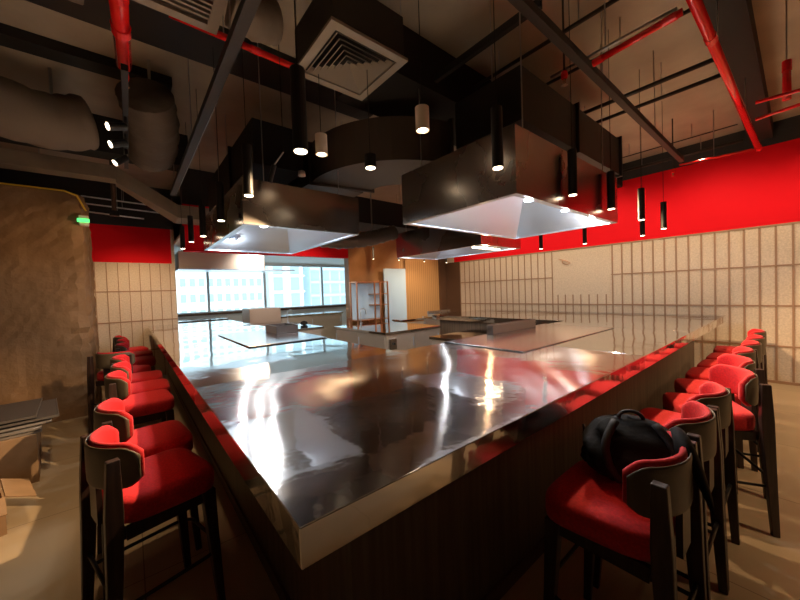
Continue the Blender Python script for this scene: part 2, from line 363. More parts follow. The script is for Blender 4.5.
t = thing('exit_light', 'small green-lit box at the top corner of the brown wrapped column', 'sign light', (-0.44, 6.36, 2.76))
MB().box(-0.05, 0.05, -0.05, 0.04, -0.09, 0.05).build('housing', WCYL, t, bevel=0.01); MB().box(-0.065, 0.06, -0.065, -0.051, -0.05, 0.0).build('lens', GREEN, t)

# ------------------------------------------------------------------ cardboard boxes on the left floor
def carton(name, label, loc, rz, w_, d_, h_, flaps):
    t = thing(name, label, 'box', loc, rz)
    b = MB(); q = 0.012
    b.box(-w_/2, w_/2, -d_/2, -d_/2 + q, 0, h_).box(-w_/2, w_/2, d_/2 - q, d_/2, 0, h_).box(-w_/2, -w_/2 + q, -d_/2 + q, d_/2 - q, 0, h_).box(w_/2 - q, w_/2, -d_/2 + q, d_/2 - q, 0, h_).box(-w_/2 + q, w_/2 - q, -d_/2 + q, d_/2 - q, 0, q)
    b.build('carton_body', CARD, t)
    if not flaps: MB().box(-w_/2, w_/2, -d_/2, d_/2, h_, h_ + 0.008).build('lid', CARD, t)
    else:
        for sx in (-1, 1):
            M = Matrix.Translation((sx * w_/2, 0, h_)) @ Matrix.Rotation(sx * 0.45, 4, 'Y')
            MB().box(0 if sx > 0 else -0.16, 0.16 if sx > 0 else 0, -d_/2, d_/2, 0.0, 0.008, M).build('flap', CARD, t)
        for sy in (-1, 1):
            M = Matrix.Translation((0, sy * d_/2, h_)) @ Matrix.Rotation(-sy * 0.5, 4, 'X')
            MB().box(-w_/2, w_/2, 0 if sy > 0 else -0.15, 0.15 if sy > 0 else 0, 0.0, 0.008, M).build('flap', CARD, t)
    return t
t = carton('cardboard_box', 'closed brown cardboard box under a stack of dark metal panels', (-1.15, 4.72, 0), 0.12, 0.82, 0.80, 0.42, False)
b = MB()
for k in range(7): b.box(0.4101, 0.413, -0.05 + 0.035 * k, -0.035 + 0.035 * k, 0.10, 0.16 + 0.02 * (k % 3))
b.build('printed_mark', CARDD, t)
PANEL = mat('dark_packed_panel', (0.12, 0.105, 0.10), 0.4, 0.5); PANEL2 = mat('grey_film_panel', (0.27, 0.24, 0.21), 0.45)
for k, (z, w_, dx, dy, rz, m, lb) in enumerate(((0.432, 0.90, -0.02, 0.02, 0.12, PANEL2, 'grey flat panel lying lowest on the cardboard box'), (0.462, 0.88, 0.0, 0.02, 0.10, PANEL2, 'grey flat panel second from the bottom of the stack on the box'),
        (0.492, 0.86, 0.05, 0.06, 0.15, PANEL, 'dark flat panel third in the stack on the cardboard box'), (0.522, 0.88, 0.09, 0.10, 0.14, PANEL, 'dark flat panel with bright edge, topmost but one of the stack on the box'), (0.552, 0.80, 0.0, 0.12, 0.09, PANEL, 'dark flat panel on top of the stack on the cardboard box'))):
    t = thing('flat_panel', lb, 'panel', (-1.15 + dx, 4.74 + dy, z), rz, 'flat panels stacked on the cardboard box')
    MB().box(-w_/2, w_/2, -0.40, 0.40, 0, 0.016).build('sheet', m, t)
    e = MB().box(-w_/2, w_/2, -0.405, -0.401, 0.0, 0.02).box(w_/2 + 0.001, w_/2 + 0.006, -0.4, 0.4, 0, 0.02); e.build('edge_strip', GALV if k > 2 else PANEL2, t)
carton('cardboard_box', 'small open cardboard box with raised flaps, nearest on the left floor', (-1.02, 3.66, 0), 0.25, 0.50, 0.40, 0.26, True)

# ------------------------------------------------------------------ bar counter
CT = 1.08
def counter():
    t = thing('bar_counter', 'long U-shaped bar counter with polished stainless steel top and dark wood base', 'counter', (0, 0, 0))
    b = MB()
    def slab(poly, z0, z1):
        lo = [b.bm.verts.new((x, y, z0)) for x, y in poly]; hi = [b.bm.verts.new((x, y, z1)) for x, y in poly]
        n = len(poly); b.bm.faces.new(lo[::-1]); b.bm.faces.new(hi)
        for i in range(n): j = (i + 1) % n; b.bm.faces.new((lo[i], lo[j], hi[j], hi[i]))
    def skirt(*q): pass
    # corner and right arm slab
    slab([(0.272, 0.711), (2.83, 0.711), (2.83, 2.24), (0.272, 2.24)], CT - 0.098, CT)
    skirt(0.272, 4.50, 0.711, 0.731); skirt(0.272, 0.292, 0.731, 2.24); skirt(1.80, 4.5, 2.22, 2.24)
    b.build('corner_worktop', TOPN, t, bevel=0.003)
    b = MB(); slab([(2.833, 0.711), (4.50, 0.711), (4.50, 2.24), (2.833, 2.24)], CT - 0.098, CT - 0.0002)
    b.build('middle_worktop', TOP, t, bevel=0.003)
    b = MB(); 
    slab([(4.503, 0.711), (6.87, 0.711), (6.87, 5.0), (4.98, 5.0), (4.98, 2.24), (4.503, 2.24)], CT - 0.098, CT - 0.0005)
    skirt(4.503, 6.87, 0.711, 0.731); skirt(6.85, 6.87, 0.731, 5.0); skirt(4.98, 5.0, 2.24, 5.0); skirt(4.503, 4.98, 2.22, 2.24); skirt(5.0, 6.85, 4.98, 5.0)
    b.build('right_worktop', TOP, t, bevel=0.003)
    b = MB()
    slab([(0.272, 2.247), (1.80, 2.247), (1.80, 8.4), (0.272, 8.4)], CT - 0.098, CT - 0.004)
    skirt(0.272, 0.292, 2.243, 8.4); skirt(1.78, 1.80, 2.243, 8.4); skirt(0.292, 1.78, 8.38, 8.4)
    b.build('left_worktop', TOP, t, bevel=0.003)
    # base: one closed U-shaped carcass
    b = MB(); slab([(0.56, 1.0), (6.40, 1.0), (6.40, 4.9), (5.1, 4.9), (5.1, 2.12), (1.70, 2.12), (1.70, 8.3), (0.56, 8.3)], 0.0, CT - 0.099)
    b.build('base_cabinet', PANELW, t)
    b = MB(); b.box(0.55, 6.41, 0.985, 0.999, 0, 0.08).box(0.545, 0.559, 0.985, 8.3, 0, 0.08); b.build('plinth', DKWOOD, t)
    return t
counter()
def griddle(label, x0, x1, y0, y1, back):
    cx, cy = (x0 + x1) / 2, (y0 + y1) / 2; a, d = (x1 - x0) / 2, (y1 - y0) / 2
    t = thing('griddle', label, 'griddle', (cx, cy, CT + 0.001))
    MB().box(-a, a, -d, d, 0.0, 0.009).build('cooking_plate', GRID, t, bevel=0.003)
    b = MB()
    if back == 'y': b.box(-a - 0.016, -a - 0.001, -d, d, -0.0005, 0.006)
    else: b.box(-a, a, -d - 0.022, -d - 0.001, 0.0, 0.006)
    b.build('shadow_gap', BLKM, t)
    b = MB()
    if back == 'y':    # raised splash box at the kitchen side
        b.box(-0.32, 0.60, d - 0.085, d - 0.07, 0.0095, 0.110).box(-0.32, 0.60, d - 0.015, d, 0.0095, 0.110).box(-0.32, -0.30, d - 0.07, d - 0.015, 0.0095, 0.110).box(0.58, 0.60, d - 0.07, d - 0.015, 0.0095, 0.110).box(-0.30, 0.58, d - 0.07, d - 0.015, 0.0095, 0.05)
    else:
        b.box(a - 0.30, a - 0.285, 0.05, 0.50, 0.0095, 0.110).box(a - 0.015, a, 0.05, 0.50, 0.0095, 0.110).box(a - 0.285, a - 0.015, 0.05, 0.065, 0.0095, 0.110).box(a - 0.285, a - 0.015, 0.485, 0.50, 0.0095, 0.110)
    b.build('grease_trough', TRO, t, bevel=0.002)
    return t
griddle('flat steel griddle with back trough in the right arm, under the large right hood', 2.40, 4.40, 1.40, 2.24, 'y')
griddle('flat steel griddle with raised back trough set in the left arm of the counter', 0.93, 1.80, 3.60, 5.20, 'x')

# ------------------------------------------------------------------ bar stools
def make_stool(label):
    t = thing('bar_stool', label, 'bar stool', (0, 0, 0))
    # seat
    def ring(z, s, off=0):
        r = []; n = 36
        for k in range(n):
            a = k * 2 * PI / n; ca, sa = math.cos(a), math.sin(a); e = 0.42
            x = 0.232 * s * math.copysign(abs(ca) ** e, ca); y = 0.205 * s * math.copysign(abs(sa) ** e, sa)
            x *= 1 + 0.08 * (y / 0.205)
            r.append((x, y + 0.015, z))
        return r
    MB().loft([ring(0.632, 0.93), ring(0.640, 0.985), ring(0.665, 1.0), ring(0.70, 1.0), ring(0.722, 0.985), ring(0.735, 0.94), ring(0.742, 0.80), ring(0.745, 0.4)]).build('seat', RED, t, smooth=True)
    b = MB()
    b.box(-0.20, 0.20, 0.165, 0.185, 0.575, 0.631).box(-0.19, 0.19, -0.18, -0.16, 0.575, 0.631).box(-0.205, -0.185, -0.16, 0.165, 0.575, 0.631).box(0.185, 0.205, -0.16, 0.165, 0.575, 0.631)
    b.build('seat_frame', WOOD, t)
    for sx in (-1, 1):
        def sq(cx, cy, z, hx, hy): return [(cx - hx, cy - hy, z), (cx + hx, cy - hy, z), (cx + hx, cy + hy, z), (cx - hx, cy + hy, z)]
        MB().loft([sq(sx * 0.212, 0.205, 0, 0.014, 0.016), sq(sx * 0.204, 0.180, 0.40, 0.021, 0.024), sq(sx * 0.198, 0.168, 0.63, 0.024, 0.030)]).build('front_leg', WOOD, t, bevel=0.004)
        MB().loft([sq(sx * 0.232, -0.235, 0, 0.015, 0.018), sq(sx * 0.226, -0.212, 0.45, 0.019, 0.027), sq(sx * 0.222, -0.202, 0.72, 0.020, 0.031), sq(sx * 0.222, -0.197, 0.945, 0.018, 0.022)]).build('rear_leg', WOOD, t, bevel=0.004)
    # footrest: bent black rod, and side stretchers
    zf = 0.30
    MB().tube([(-0.215, -0.215, zf), (-0.212, 0.15, zf), (-0.20, 0.20, zf), (-0.16, 0.225, zf), (0.16, 0.225, zf), (0.20, 0.20, zf), (0.212, 0.15, zf), (0.215, -0.215, zf)], 0.009, 8).build('footrest', BLK, t, smooth=True)
    MB().tube([(-0.21, -0.215, 0.36), (0.21, -0.215, 0.36)], 0.009, 8).build('stretcher', BLK, t, smooth=True)
    # curved backrest wrapping between the posts
    def back(r_in, r_out, z0, z1, shrink=0):
        rings = []; n = 22
        A0, A1 = math.radians(200 + shrink), math.radians(340 - shrink)
        for k in range(n + 1):
            u = k / n; a = A0 + (A1 - A0) * u
            edge = min(u, 1 - u) * n
            hh = (z1 - z0) / 2 * min(1.0, 0.55 + 0.45 * math.sin(min(edge / 3.0, 1) * PI / 2)); zc = (z0 + z1) / 2
            rr = []
            for j in range(14):
                q = j * 2 * PI / 14; cq, sq_ = math.cos(q), math.sin(q)
                rm = (r_in + r_out) / 2 + (r_out - r_in) / 2 * math.copysign(abs(cq) ** 0.7, cq)
                zz = zc + hh * math.copysign(abs(sq_) ** 0.45, sq_)
                rr.append((math.cos(a) * rm * 0.90, -0.02 + math.sin(a) * rm * 0.80, zz))
            rings.append(rr)
        return rings
    MB().loft(back(0.225, 0.262, 0.785, 0.985)).build('backrest', RED, t, smooth=True)
    o = MB().loft(back(0.2625, 0.276, 0.792, 0.972, 3)).build('back_shell', TANB, t, smooth=True); o['label'] = 'tan outer shell of the backrest'
    MB().box(-0.06, 0.06, -0.225, -0.205, 0.62, 0.80).build('back_support', WOOD, t)
    return t
GL = 'bar stools along the left side of the counter'; GR = 'bar stools along the right side of the counter'
left = [((0.055, 2.07, 0), -76, 'red bar stool nearest the camera in the left row, beside the counter corner'),
        ((0.05, 2.64, 0), -84, 'second nearest red bar stool of the left row'),
        ((0.05, 3.72, 0), -86, 'third red bar stool of the left row, after the gap'),
        ((0.07, 4.25, 0), -90, 'fourth red bar stool of the left row from the camera'),
        ((0.05, 4.84, 0), -92, 'fifth red bar stool of the left row from the camera'),
        ((-0.10, 5.50, 0), -35, 'red bar stool of the left row turned away so its dark back faces the camera'),
        ((0.05, 6.25, 0), -90, 'seventh red bar stool of the left row, near its far end'),
        ((0.05, 6.95, 0), -92, 'red bar stool last but one of the left row'),
        ((0.00, 7.70, 0), -80, 'farthest red bar stool of the left row, before the tiled far wall')]
s0 = make_stool(left[0][2]); s0.location = left[0][0]; s0.rotation_euler = (0, 0, math.radians(left[0][1])); s0['group'] = GL
for loc, a, lb in left[1:]: dup(s0, loc, math.radians(a), lb, GL)
right = [((1.53, 0.49, 0), 0, 'red bar stool with the black backpack on its seat'),
         ((2.06, 0.49, 0), 0, 'red bar stool just behind the stool holding the backpack'),
         ((2.555, 0.49, 0), 0, 'red bar stool between the backpack stool\'s neighbour and the rotated stool'),
         ((3.13, 0.42, 0), 28, 'red bar stool turned askew, its rear post standing out at right'),
         ((3.65, 0.46, 0), 22, 'red bar stool right beyond the askew one, also slightly turned'),
         ((4.20, 0.49, 0), 2, 'red bar stool in the middle of the farther right row'),
         ((4.71, 0.48, 0), 0, 'red bar stool third from the far end of the right row'),
         ((5.22, 0.48, 0), 0, 'red bar stool last but one of the right row'),
         ((5.83, 0.50, 0), 4, 'farthest red bar stool of the right row, near the tiled wall')]
for loc, a, lb in right: dup(s0, loc, math.radians(a), lb, GR)

# ------------------------------------------------------------------ backpack on the nearest right stool
def backpack():
    t = thing('backpack', 'black backpack slumped on the red seat of the nearest right bar stool', 'backpack', (1.65, 0.46, 0.735), math.radians(-62))
    t.scale = (1, 1, 0.90)
    M = Matrix.Rotation(math.radians(-16), 4, 'X')
    def body(sx, sy, sz, z0, y0, e=0.6, nz=16, n=30, sag=0):
        rings = []
        for j in range(nz + 1):
            v = -1 + 2 * j / nz; s = max(0.02, (1 - abs(v) ** 3.2)) ** 0.5; rr = []
            for k in range(n):
                a = k * 2 * PI / n; ca, sa = math.cos(a), math.sin(a)
                x = sx * s * math.copysign(abs(ca) ** e, ca) * (1.0 - 0.16 * v); y = sy * s * math.copysign(abs(sa) ** e, sa) * (1 - 0.22 * v)
                wob = 0.010 * math.sin(5 * a + 5 * v) + 0.008 * math.sin(9 * v + 3 * a) + 0.004 * math.sin(13 * a - 8 * v)
                p = M @ Vector((x + wob, y0 + y + wob, z0 + sz * v)); rr.append(p)
            rings.append(rr)
        return rings
    MB().loft(body(0.18, 0.15, 0.152, 0.160, 0.0)).build('body', BAGM, t, smooth=True)
    MB().loft(body(0.135, 0.045, 0.085, 0.11, 0.125, nz=10)).build('front_pocket', BAGM2, t, smooth=True)
    MB().loft(body(0.12, 0.035, 0.04, 0.245, 0.095, nz=8)).build('top_pocket', BAGM2, t, smooth=True)
    for sx in (-1, 1):
        pts = [M @ Vector((sx * (0.07 + 0.05 * math.sin(u * PI)), -0.115 - 0.035 * math.sin(u * PI), 0.29 - 0.26 * u)) for u in [k / 12 for k in range(13)]]
        MB().tube(pts, 0.017, 8).build('shoulder_strap', BAGM2, t, smooth=True)
        pts = [M @ Vector((sx * 0.172 + 0.004 * sx, 0.05 - 0.02 * math.sin(u * 9), 0.06 + 0.18 * u)) for u in [k / 6 for k in range(7)]]
        MB().tube(pts, 0.006, 6).build('compression_strap', BAGM2, t, smooth=True)
    pts = [M @ Vector((0.045 * math.cos(a), -0.05, 0.30 + 0.035 * math.sin(a))) for a in [PI * k / 10 for k in range(11)]]
    MB().tube(pts, 0.008, 8).build('carry_handle', BAGM2, t, smooth=True)
    pts = [M @ Vector((0.12 * math.cos(a), 0.095 - 0.02 * math.sin(a), 0.17 + 0.11 * math.sin(a))) for a in [PI * k / 14 for k in range(15)]]
    MB().tube(pts, 0.004, 6).build('zipper', BLK, t, smooth=True)
    q = M @ Vector((0.12, 0.14, 0.18)); z = MB().box(q.x - 0.006, q.x + 0.006, q.y + 0.0, q.y + 0.004, q.z - 0.035, q.z).build('zipper_pull', GALV, t); z['label'] = 'silver zipper pull'
    rings = []
    for k in range(13):     # loose side flap sagging over the backrest
        u = k / 12; c = Vector((0.12 + 0.10 * u, -0.05 - 0.04 * u, 0.26 - 0.22 * u * u))
        r = 0.085 * math.sin(0.5 + 2.0 * u) + 0.012
        rings.append([(c.x + 0.25 * r * math.cos(q * PI / 8), c.y + 1.3 * r * math.cos(q * PI / 8), c.z + r * 0.75 * math.sin(q * PI / 8)) for q in range(16)])
    MB().loft(rings).build('side_flap', BAGM, t, smooth=True)
    return t
backpack()

# ------------------------------------------------------------------ extraction hoods
def hood(label, x0, x1, y0, y1, z0, h, lights, duct=True, power=16):
    cx, cy = (x0 + x1) / 2, (y0 + y1) / 2; a, d = (x1 - x0) / 2, (y1 - y0) / 2
    t = thing('extraction_hood', label, 'hood', (cx, cy, z0))
    tk = 0.006
    b = MB()
    b.box(-a, a, -d, -d + tk, 0, h).box(-a, a, d - tk, d, 0, h).box(-a, -a + tk, -d + tk, d - tk, 0, h).box(a - tk, a, -d + tk, d - tk, 0, h)
    b.build('outer_shell', STEEL, t)
    MB().box(-a, a, -d, d, h, h + 0.02).build('top_plate', STEEL, t)
    b = MB(); r = 0.05
    b.box(-a + tk, a - tk, -d + tk, -d + r, 0, 0.012).box(-a + tk, a - tk, d - r, d - tk, 0, 0.012).box(-a + tk, -a + r, -d + r, d - r, 0, 0.012).box(a - r, a - tk, -d + r, d - r, 0, 0.012)
    b.build('lower_rim', STEELW, t)
    # sloping inner canopy (truncated pyramid) with filter bank on top
    b = MB(); i0, j0 = a - r, d - r; i1, j1 = a * 0.42, d * 0.22; zt = h - 0.06
    lo = [(-i0, -j0, 0.012), (i0, -j0, 0.012), (i0, j0, 0.012), (-i0, j0, 0.012)]; hi = [(-i1, -j1, zt), (i1, -j1, zt), (i1, j1, zt), (-i1, j1, zt)]
    vl = [b.bm.verts.new(p) for p in lo]; vh = [b.bm.verts.new(p) for p in hi]
    for k in range(4): b.bm.faces.new((vl[k], vl[(k + 1) % 4], vh[(k + 1) % 4], vh[k]))
    b.bm.faces.new(vh)
    b.build('inner_canopy', STEELW, t, solid=0.002)
    n = 4
    for k in range(n):
        f = MB(); w_ = 2 * i1 / n
        X0 = -i1 + w_ * k + 0.01; X1 = X0 + w_ - 0.02
        f.box(X0, X1, -j1 + 0.01, j1 - 0.01, zt - 0.02, zt - 0.012)
        for m_ in range(7): xx = X0 + (X1 - X0) * (m_ + 0.5) / 7; f.box(xx - 0.006, xx + 0.006, -j1 + 0.02, j1 - 0.02, zt - 0.03, zt - 0.02)
        f.build('baffle_filter', GALV, t)
    for (lx, ly) in lights:
        lz = 0.012 + (zt - 0.012) * min((a - r - abs(lx)) / (a - r - i1), (d - r - abs(ly)) / (d - r - j1)) - 0.05
        lz = max(lz, 0.025)
        o = MB().cyl(lx, ly, lz, lz + 0.03, 0.045, 16).build('lamp', STEELW, t)
        MB().cyl(lx, ly, lz - 0.006, lz, 0.036, 16).build('bulb', LAMPW, o)
        point((cx + lx, cy + ly, z0 + lz - 0.05), power, WHITE, 0.03)
    if duct:
        MB().box(-0.35, 0.35, -0.25, 0.25, h + 0.02, h + 0.10).build('exhaust_collar', DUCT, t)
    for sx in (-1, 1):
        for sy in (-1, 1):
            MB().cyl(sx * (a - 0.20), sy * (d - 0.06), h + 0.02, H - z0, 0.005, 6).build('hanger_rod', GALV, t)
    return t
hood('large steel extraction hood at centre right, over the right griddle', 1.99, 3.87, 1.182, 2.34, 2.22, 0.43, [(-0.73, -0.29), (-0.49, -0.42), (0.14, -0.42), (0.72, -0.42)], power=17)
hood('large steel extraction hood at left, over the left griddle', 0.775, 1.93, 2.99, 4.90, 2.22, 0.37, [(-0.33, -0.70), (-0.35, -0.25), (-0.30, 0.60)], power=17)
hood('smaller steel hood over the kitchen island, behind the large right hood', 3.85, 4.88, 2.85, 4.74, 2.22, 0.42, [(-0.2, -0.4), (0.1, 0.4)], duct=True, power=10)
t = thing('wall_hood', 'long box-shaped steel hood hanging before the window at far left', 'hood', (1.86, 8.9, 2.24))
MB().box(-1.0, 0.78, -0.4, 0.4, 0.03, 0.40).build('outer_shell', CABS, t); MB().box(-1.02, 1.55, -0.42, 0.42, 0.0, 0.028).build('lower_rim', STEELW, t)
for sx in (-0.9, 0.7): MB().cyl(sx, 0, 0.40, 2.78 - 2.24, 0.008, 6).build('hanger_rod', GALV, t)
# strip of lamps in the island hood
isl = thing('hood_lamp_strip', 'row of small warm lamps under the smaller rear hood', 'lamp strip', (4.3, 3.1, 2.22))
MB().box(-0.36, 0.40, -0.03, 0.03, 0.015, 0.03).build('rail', GALV, isl)
for k in range(9):
    MB().cyl(-0.30 + 0.08 * k, 0, -0.01, 0.014, 0.022, 10).build('bulb', LAMP, isl)
point((4.3, 3.1, 2.12), 10, WARM)

# ------------------------------------------------------------------ kitchen units
def cabinet_unit(label, x0, x1, y0, y1, h, doors, m=CABS, side='y', knob=True):
    cx, cy = (x0 + x1) / 2, (y0 + y1) / 2; a, d = (x1 - x0) / 2, (y1 - y0) / 2
    t = thing('kitchen_cabinet', label, 'cabinet', (cx, cy, 0))
    MB().box(-a + 0.03, a - 0.03, -d + 0.03, d - 0.03, 0.10, h - 0.045).build('body', m, t)
    MB().box(-a, a, -d, d, h - 0.044, h).build('worktop', TOP, t, bevel=0.003)
    for sx in (-1, 1):
        for sy in (-1, 1): MB().cyl(sx * (a - 0.07), sy * (d - 0.07), 0, 0.099, 0.02, 10).build('foot', BLK, t)
    for k in range(doors):
        w_ = (2 * a - 0.08) / doors; X0 = -a + 0.04 + k * w_
        o = MB().box(X0 + 0.008, X0 + w_ - 0.008, -d + 0.012, -d + 0.029, 0.14, h - 0.075).build('door', CABS, t, bevel=0.003)
        MB().box(X0 + w_ - 0.06, X0 + w_ - 0.04, -d - 0.005, -d + 0.012, h - 0.30, h - 0.14).build('handle', STEELW, o)
    n = max(1, int(2 * d / 0.8))
    for k in range(n):
        w_ = (2 * d - 0.08) / n; Y0 = -d + 0.04 + k * w_
        o = MB().box(-a + 0.012, -a + 0.029, Y0 + 0.008, Y0 + w_ - 0.008, 0.14, h - 0.075).build('door', CABS, t, bevel=0.003)
        MB().box(-a - 0.005, -a + 0.012, Y0 + w_ - 0.06, Y0 + w_ - 0.04, h - 0.30, h - 0.14).build('handle', STEELW, o)
    return t
cabinet_unit('stainless steel kitchen island with cabinet doors, in the middle between the counter arms', 3.36, 4.75, 4.52, 6.35, 0.90, 2)
cabinet_unit('low steel worktable behind the kitchen island, near the window side', 2.25, 3.25, 6.6, 8.3, 0.90, 1)
cabinet_unit('steel bench along the wood wall, right of the copper shelf', 5.9, 7.1, 5.5, 6.3, 0.93, 2)
# griddle range on the bench
t = thing('countertop_range', 'flat steel range with raised back on the bench before the wood wall', 'range', (6.4, 5.9, 0.931))
MB().box(-0.42, 0.42, -0.28, 0.28, 0, 0.06).build('body', CABS, t, bevel=0.005); MB().box(-0.40, 0.40, -0.26, 0.22, 0.061, 0.072).build('plate', GRID, t); MB().box(-0.42, 0.42, 0.24, 0.28, 0.061, 0.13).build('back_rail', STEEL, t)
for k in range(4): MB().cyl(-0.3 + 0.2 * k, -0.295, 0.02, 0.04, 0.014, 10).build('knob', BRASS, t)
cabinet_unit('orange-brown lit wooden service bench under the white door panel', 4.98, 5.75, 6.0, 6.4, 0.92, 1, WOODP)
cabinet_unit('low steel unit between the right griddle and the kitchen island', 3.6, 4.7, 3.0, 3.7, 0.88, 2)
# control box on the island front
t = thing('control_box', 'small steel switch box with black knob on the front of the kitchen island', 'control box', (3.50, 4.52, 0.68))
MB().box(-0.07, 0.07, -0.045, -0.0, -0.08, 0.10).build('housing', STEEL, t, bevel=0.004); MB().tube([(0, -0.045, 0.02), (0, -0.07, 0.02)], 0.022, 12).build('knob', BLK, t)
# faucets on the worktable and island
def faucet(label, x, y, z):
    t = thing('faucet', label, 'faucet', (x, y, z))
    MB().cyl(0, 0, 0, 0.04, 0.025, 12).build('base', STEELW, t)
    pts = [(0, 0, 0.04), (0, 0, 0.28)] + [(0.07 - 0.07 * math.cos(a), 0, 0.28 + 0.07 * math.sin(a)) for a in [PI * k / 8 for k in range(1, 9)]] + [(0.14, 0, 0.22)]
    MB().tube(pts, 0.011, 8).build('spout', STEELW, t, smooth=True)
    MB().box(-0.01, 0.01, -0.06, -0.02, 0.03, 0.045).build('lever', STEELW, t)
faucet('tall gooseneck tap at the rear of the kitchen island', 3.95, 6.2, 0.90)
faucet('tall gooseneck tap on the low worktable before the window', 2.95, 7.9, 0.90)
t = thing('steel_canister', 'upright steel canister standing on the kitchen island', 'canister', (3.62, 6.15, 0.90))
MB().lathe([(0.05, 0), (0.05, 0.15), (0.047, 0.155)]).build('body', COPPER, t, smooth=False); MB().lathe([(0.052, 0.156), (0.052, 0.168), (0.01, 0.175)]).build('lid', COPPER, t)
tag(MB().lathe([(0.02, 0), (0.07, 0.01), (0.085, 0.05), (0.06, 0.085), (0.01, 0.10)]).build('black_pot', BLKM, smooth=True), 'round black pot beside the taps before the window', 'pot').location = (3.1, 7.3, 0.90)
# brown box panel and sloped sill bench before the window
t = thing('appliance_box', 'square brown-grey steel appliance under the far left window', 'appliance', (2.76, 9.3, 0))
MB().box(-0.40, 0.40, -0.35, 0.35, 0.06, 1.28).build('body', APPL, t, bevel=0.01); MB().box(-0.36, 0.36, -0.365, -0.351, 0.90, 1.22).build('front_panel', APPL, t)
for sx in (-0.3, 0.3):
    for sy in (-0.25, 0.25): MB().cyl(sx, sy, 0, 0.059, 0.03, 8).build('foot', BLK, t)
cabinet_unit('long wooden-edged bench below the far left window', 0.9, 2.0, 9.6, 10.2, 1.05, 1, WOODP)
cabinet_unit('steel back bench under the window right of the appliance', 3.25, 5.2, 9.2, 9.9, 1.02, 2)
t = thing('copper_shelf', 'copper-framed open shelf unit with pale back panels, beside the window', 'shelf', (4.62, 6.55, 0.93))
sh_x0, sh_x1, sh_z = -0.62, 0.26, 0.93
# stand so the shelf reaches the floor
for x in (sh_x0, -0.13, 0.03, sh_x1):
    MB().box(x - 0.014, x + 0.014, -0.16, -0.13, -0.93, sh_z).build('upright', COPPER, t)
    MB().box(x - 0.014, x + 0.014, 0.13, 0.16, -0.93, sh_z).build('upright', COPPER, t)
for z in (0.02, 0.36, 0.62, sh_z - 0.02):
    x0 = sh_x0 if z in (0.02, sh_z - 0.02) else -0.13
    MB().box(x0, sh_x1, -0.129, 0.129, z, z + 0.02).build('shelf_board', COPPER, t)
MB().box(sh_x0 + 0.02, sh_x1 - 0.02, 0.115, 0.125, 0.045, sh_z - 0.03).build('back_panel', WHITEP, t)
t = thing('door_panel', 'tall pale blue-white door panel standing ajar before the wood wall', 'door', (5.38, 6.74, 0), math.radians(-8))
MB().box(-0.33, 0.33, -0.02, 0.02, 0.0, 2.20).build('leaf', WHITEP, t, bevel=0.005); MB().box(-0.26, -0.23, -0.05, -0.021, 0.95, 1.15).build('handle', GALV, t)

# ------------------------------------------------------------------ ceiling services
def rods(m, spots, z0, par, r=0.004, name='hanger_rod'):
    for (x, y) in spots: MB().cyl(x, y, z0, H, r, 6).build(name, m, par)
# ceiling cassette diffuser
t = thing('ceiling_air_diffuser', 'square cream air diffuser with nested louvres hanging at top centre', 'air vent', (1.34, 2.13, 3.28))
MB().box(-0.31, 0.31, -0.31, -0.25, 0, 0.02).box(-0.31, 0.31, 0.25, 0.31, 0, 0.02).box(-0.31, -0.25, -0.25, 0.25, 0, 0.02).box(0.25, 0.31, -0.25, 0.25, 0, 0.02).build('frame', VENT, t)
for k in range(6):
    r1 = 0.235 - 0.038 * k; r0 = r1 - 0.03; z1 = 0.035
    b = MB(); 
    lo = [(-r1, -r1), (r1, -r1), (r1, r1), (-r1, r1)]; hi = [(-r0, -r0), (r0, -r0), (r0, r0), (-r0, r0)]
    vl = [b.bm.verts.new((x, y, 0.002)) for x, y in lo]; vh = [b.bm.verts.new((x, y, z1)) for x, y in hi]
    for q in range(4): b.bm.faces.new((vl[q], vl[(q + 1) % 4], vh[(q + 1) % 4], vh[q]))
    b.build('louvre', VENT, t, solid=0.003)
MB().box(-0.29, 0.29, -0.29, 0.29, 0.045, 0.32).build('plenum_box', DUCT, t); rods(GALV, [(-0.28, -0.28), (0.28, 0.28), (-0.28, 0.28), (0.28, -0.28)], 0.32, t)
for ch in t.children:
    if ch.name.startswith('hanger_rod'):
        for v in ch.data.vertices:
            if v.co.z > 1: v.co.z = H - 3.28
t = thing('ceiling_air_diffuser', 'square cream slatted air diffuser cut by the top left picture edge', 'air vent', (0.27, 2.05, 3.30))
b = MB(); b.box(-0.36, 0.24, -0.35, -0.29, 0, 0.02).box(-0.36, 0.24, 0.29, 0.35, 0, 0.02).box(-0.36, -0.30, -0.29, 0.29, 0, 0.02).box(0.18, 0.24, -0.29, 0.29, 0, 0.02); b.build('frame', VENT, t)
b = MB()
for k in range(14): b.box(-0.30, 0.18, -0.28 + 0.04 * k, -0.265 + 0.04 * k, 0.004, 0.02)
b.build('slat_grille', VENT, t); MB().box(-0.34, 0.22, -0.33, 0.33, 0.022, H - 3.30).build('plenum_box', DUCT, t)
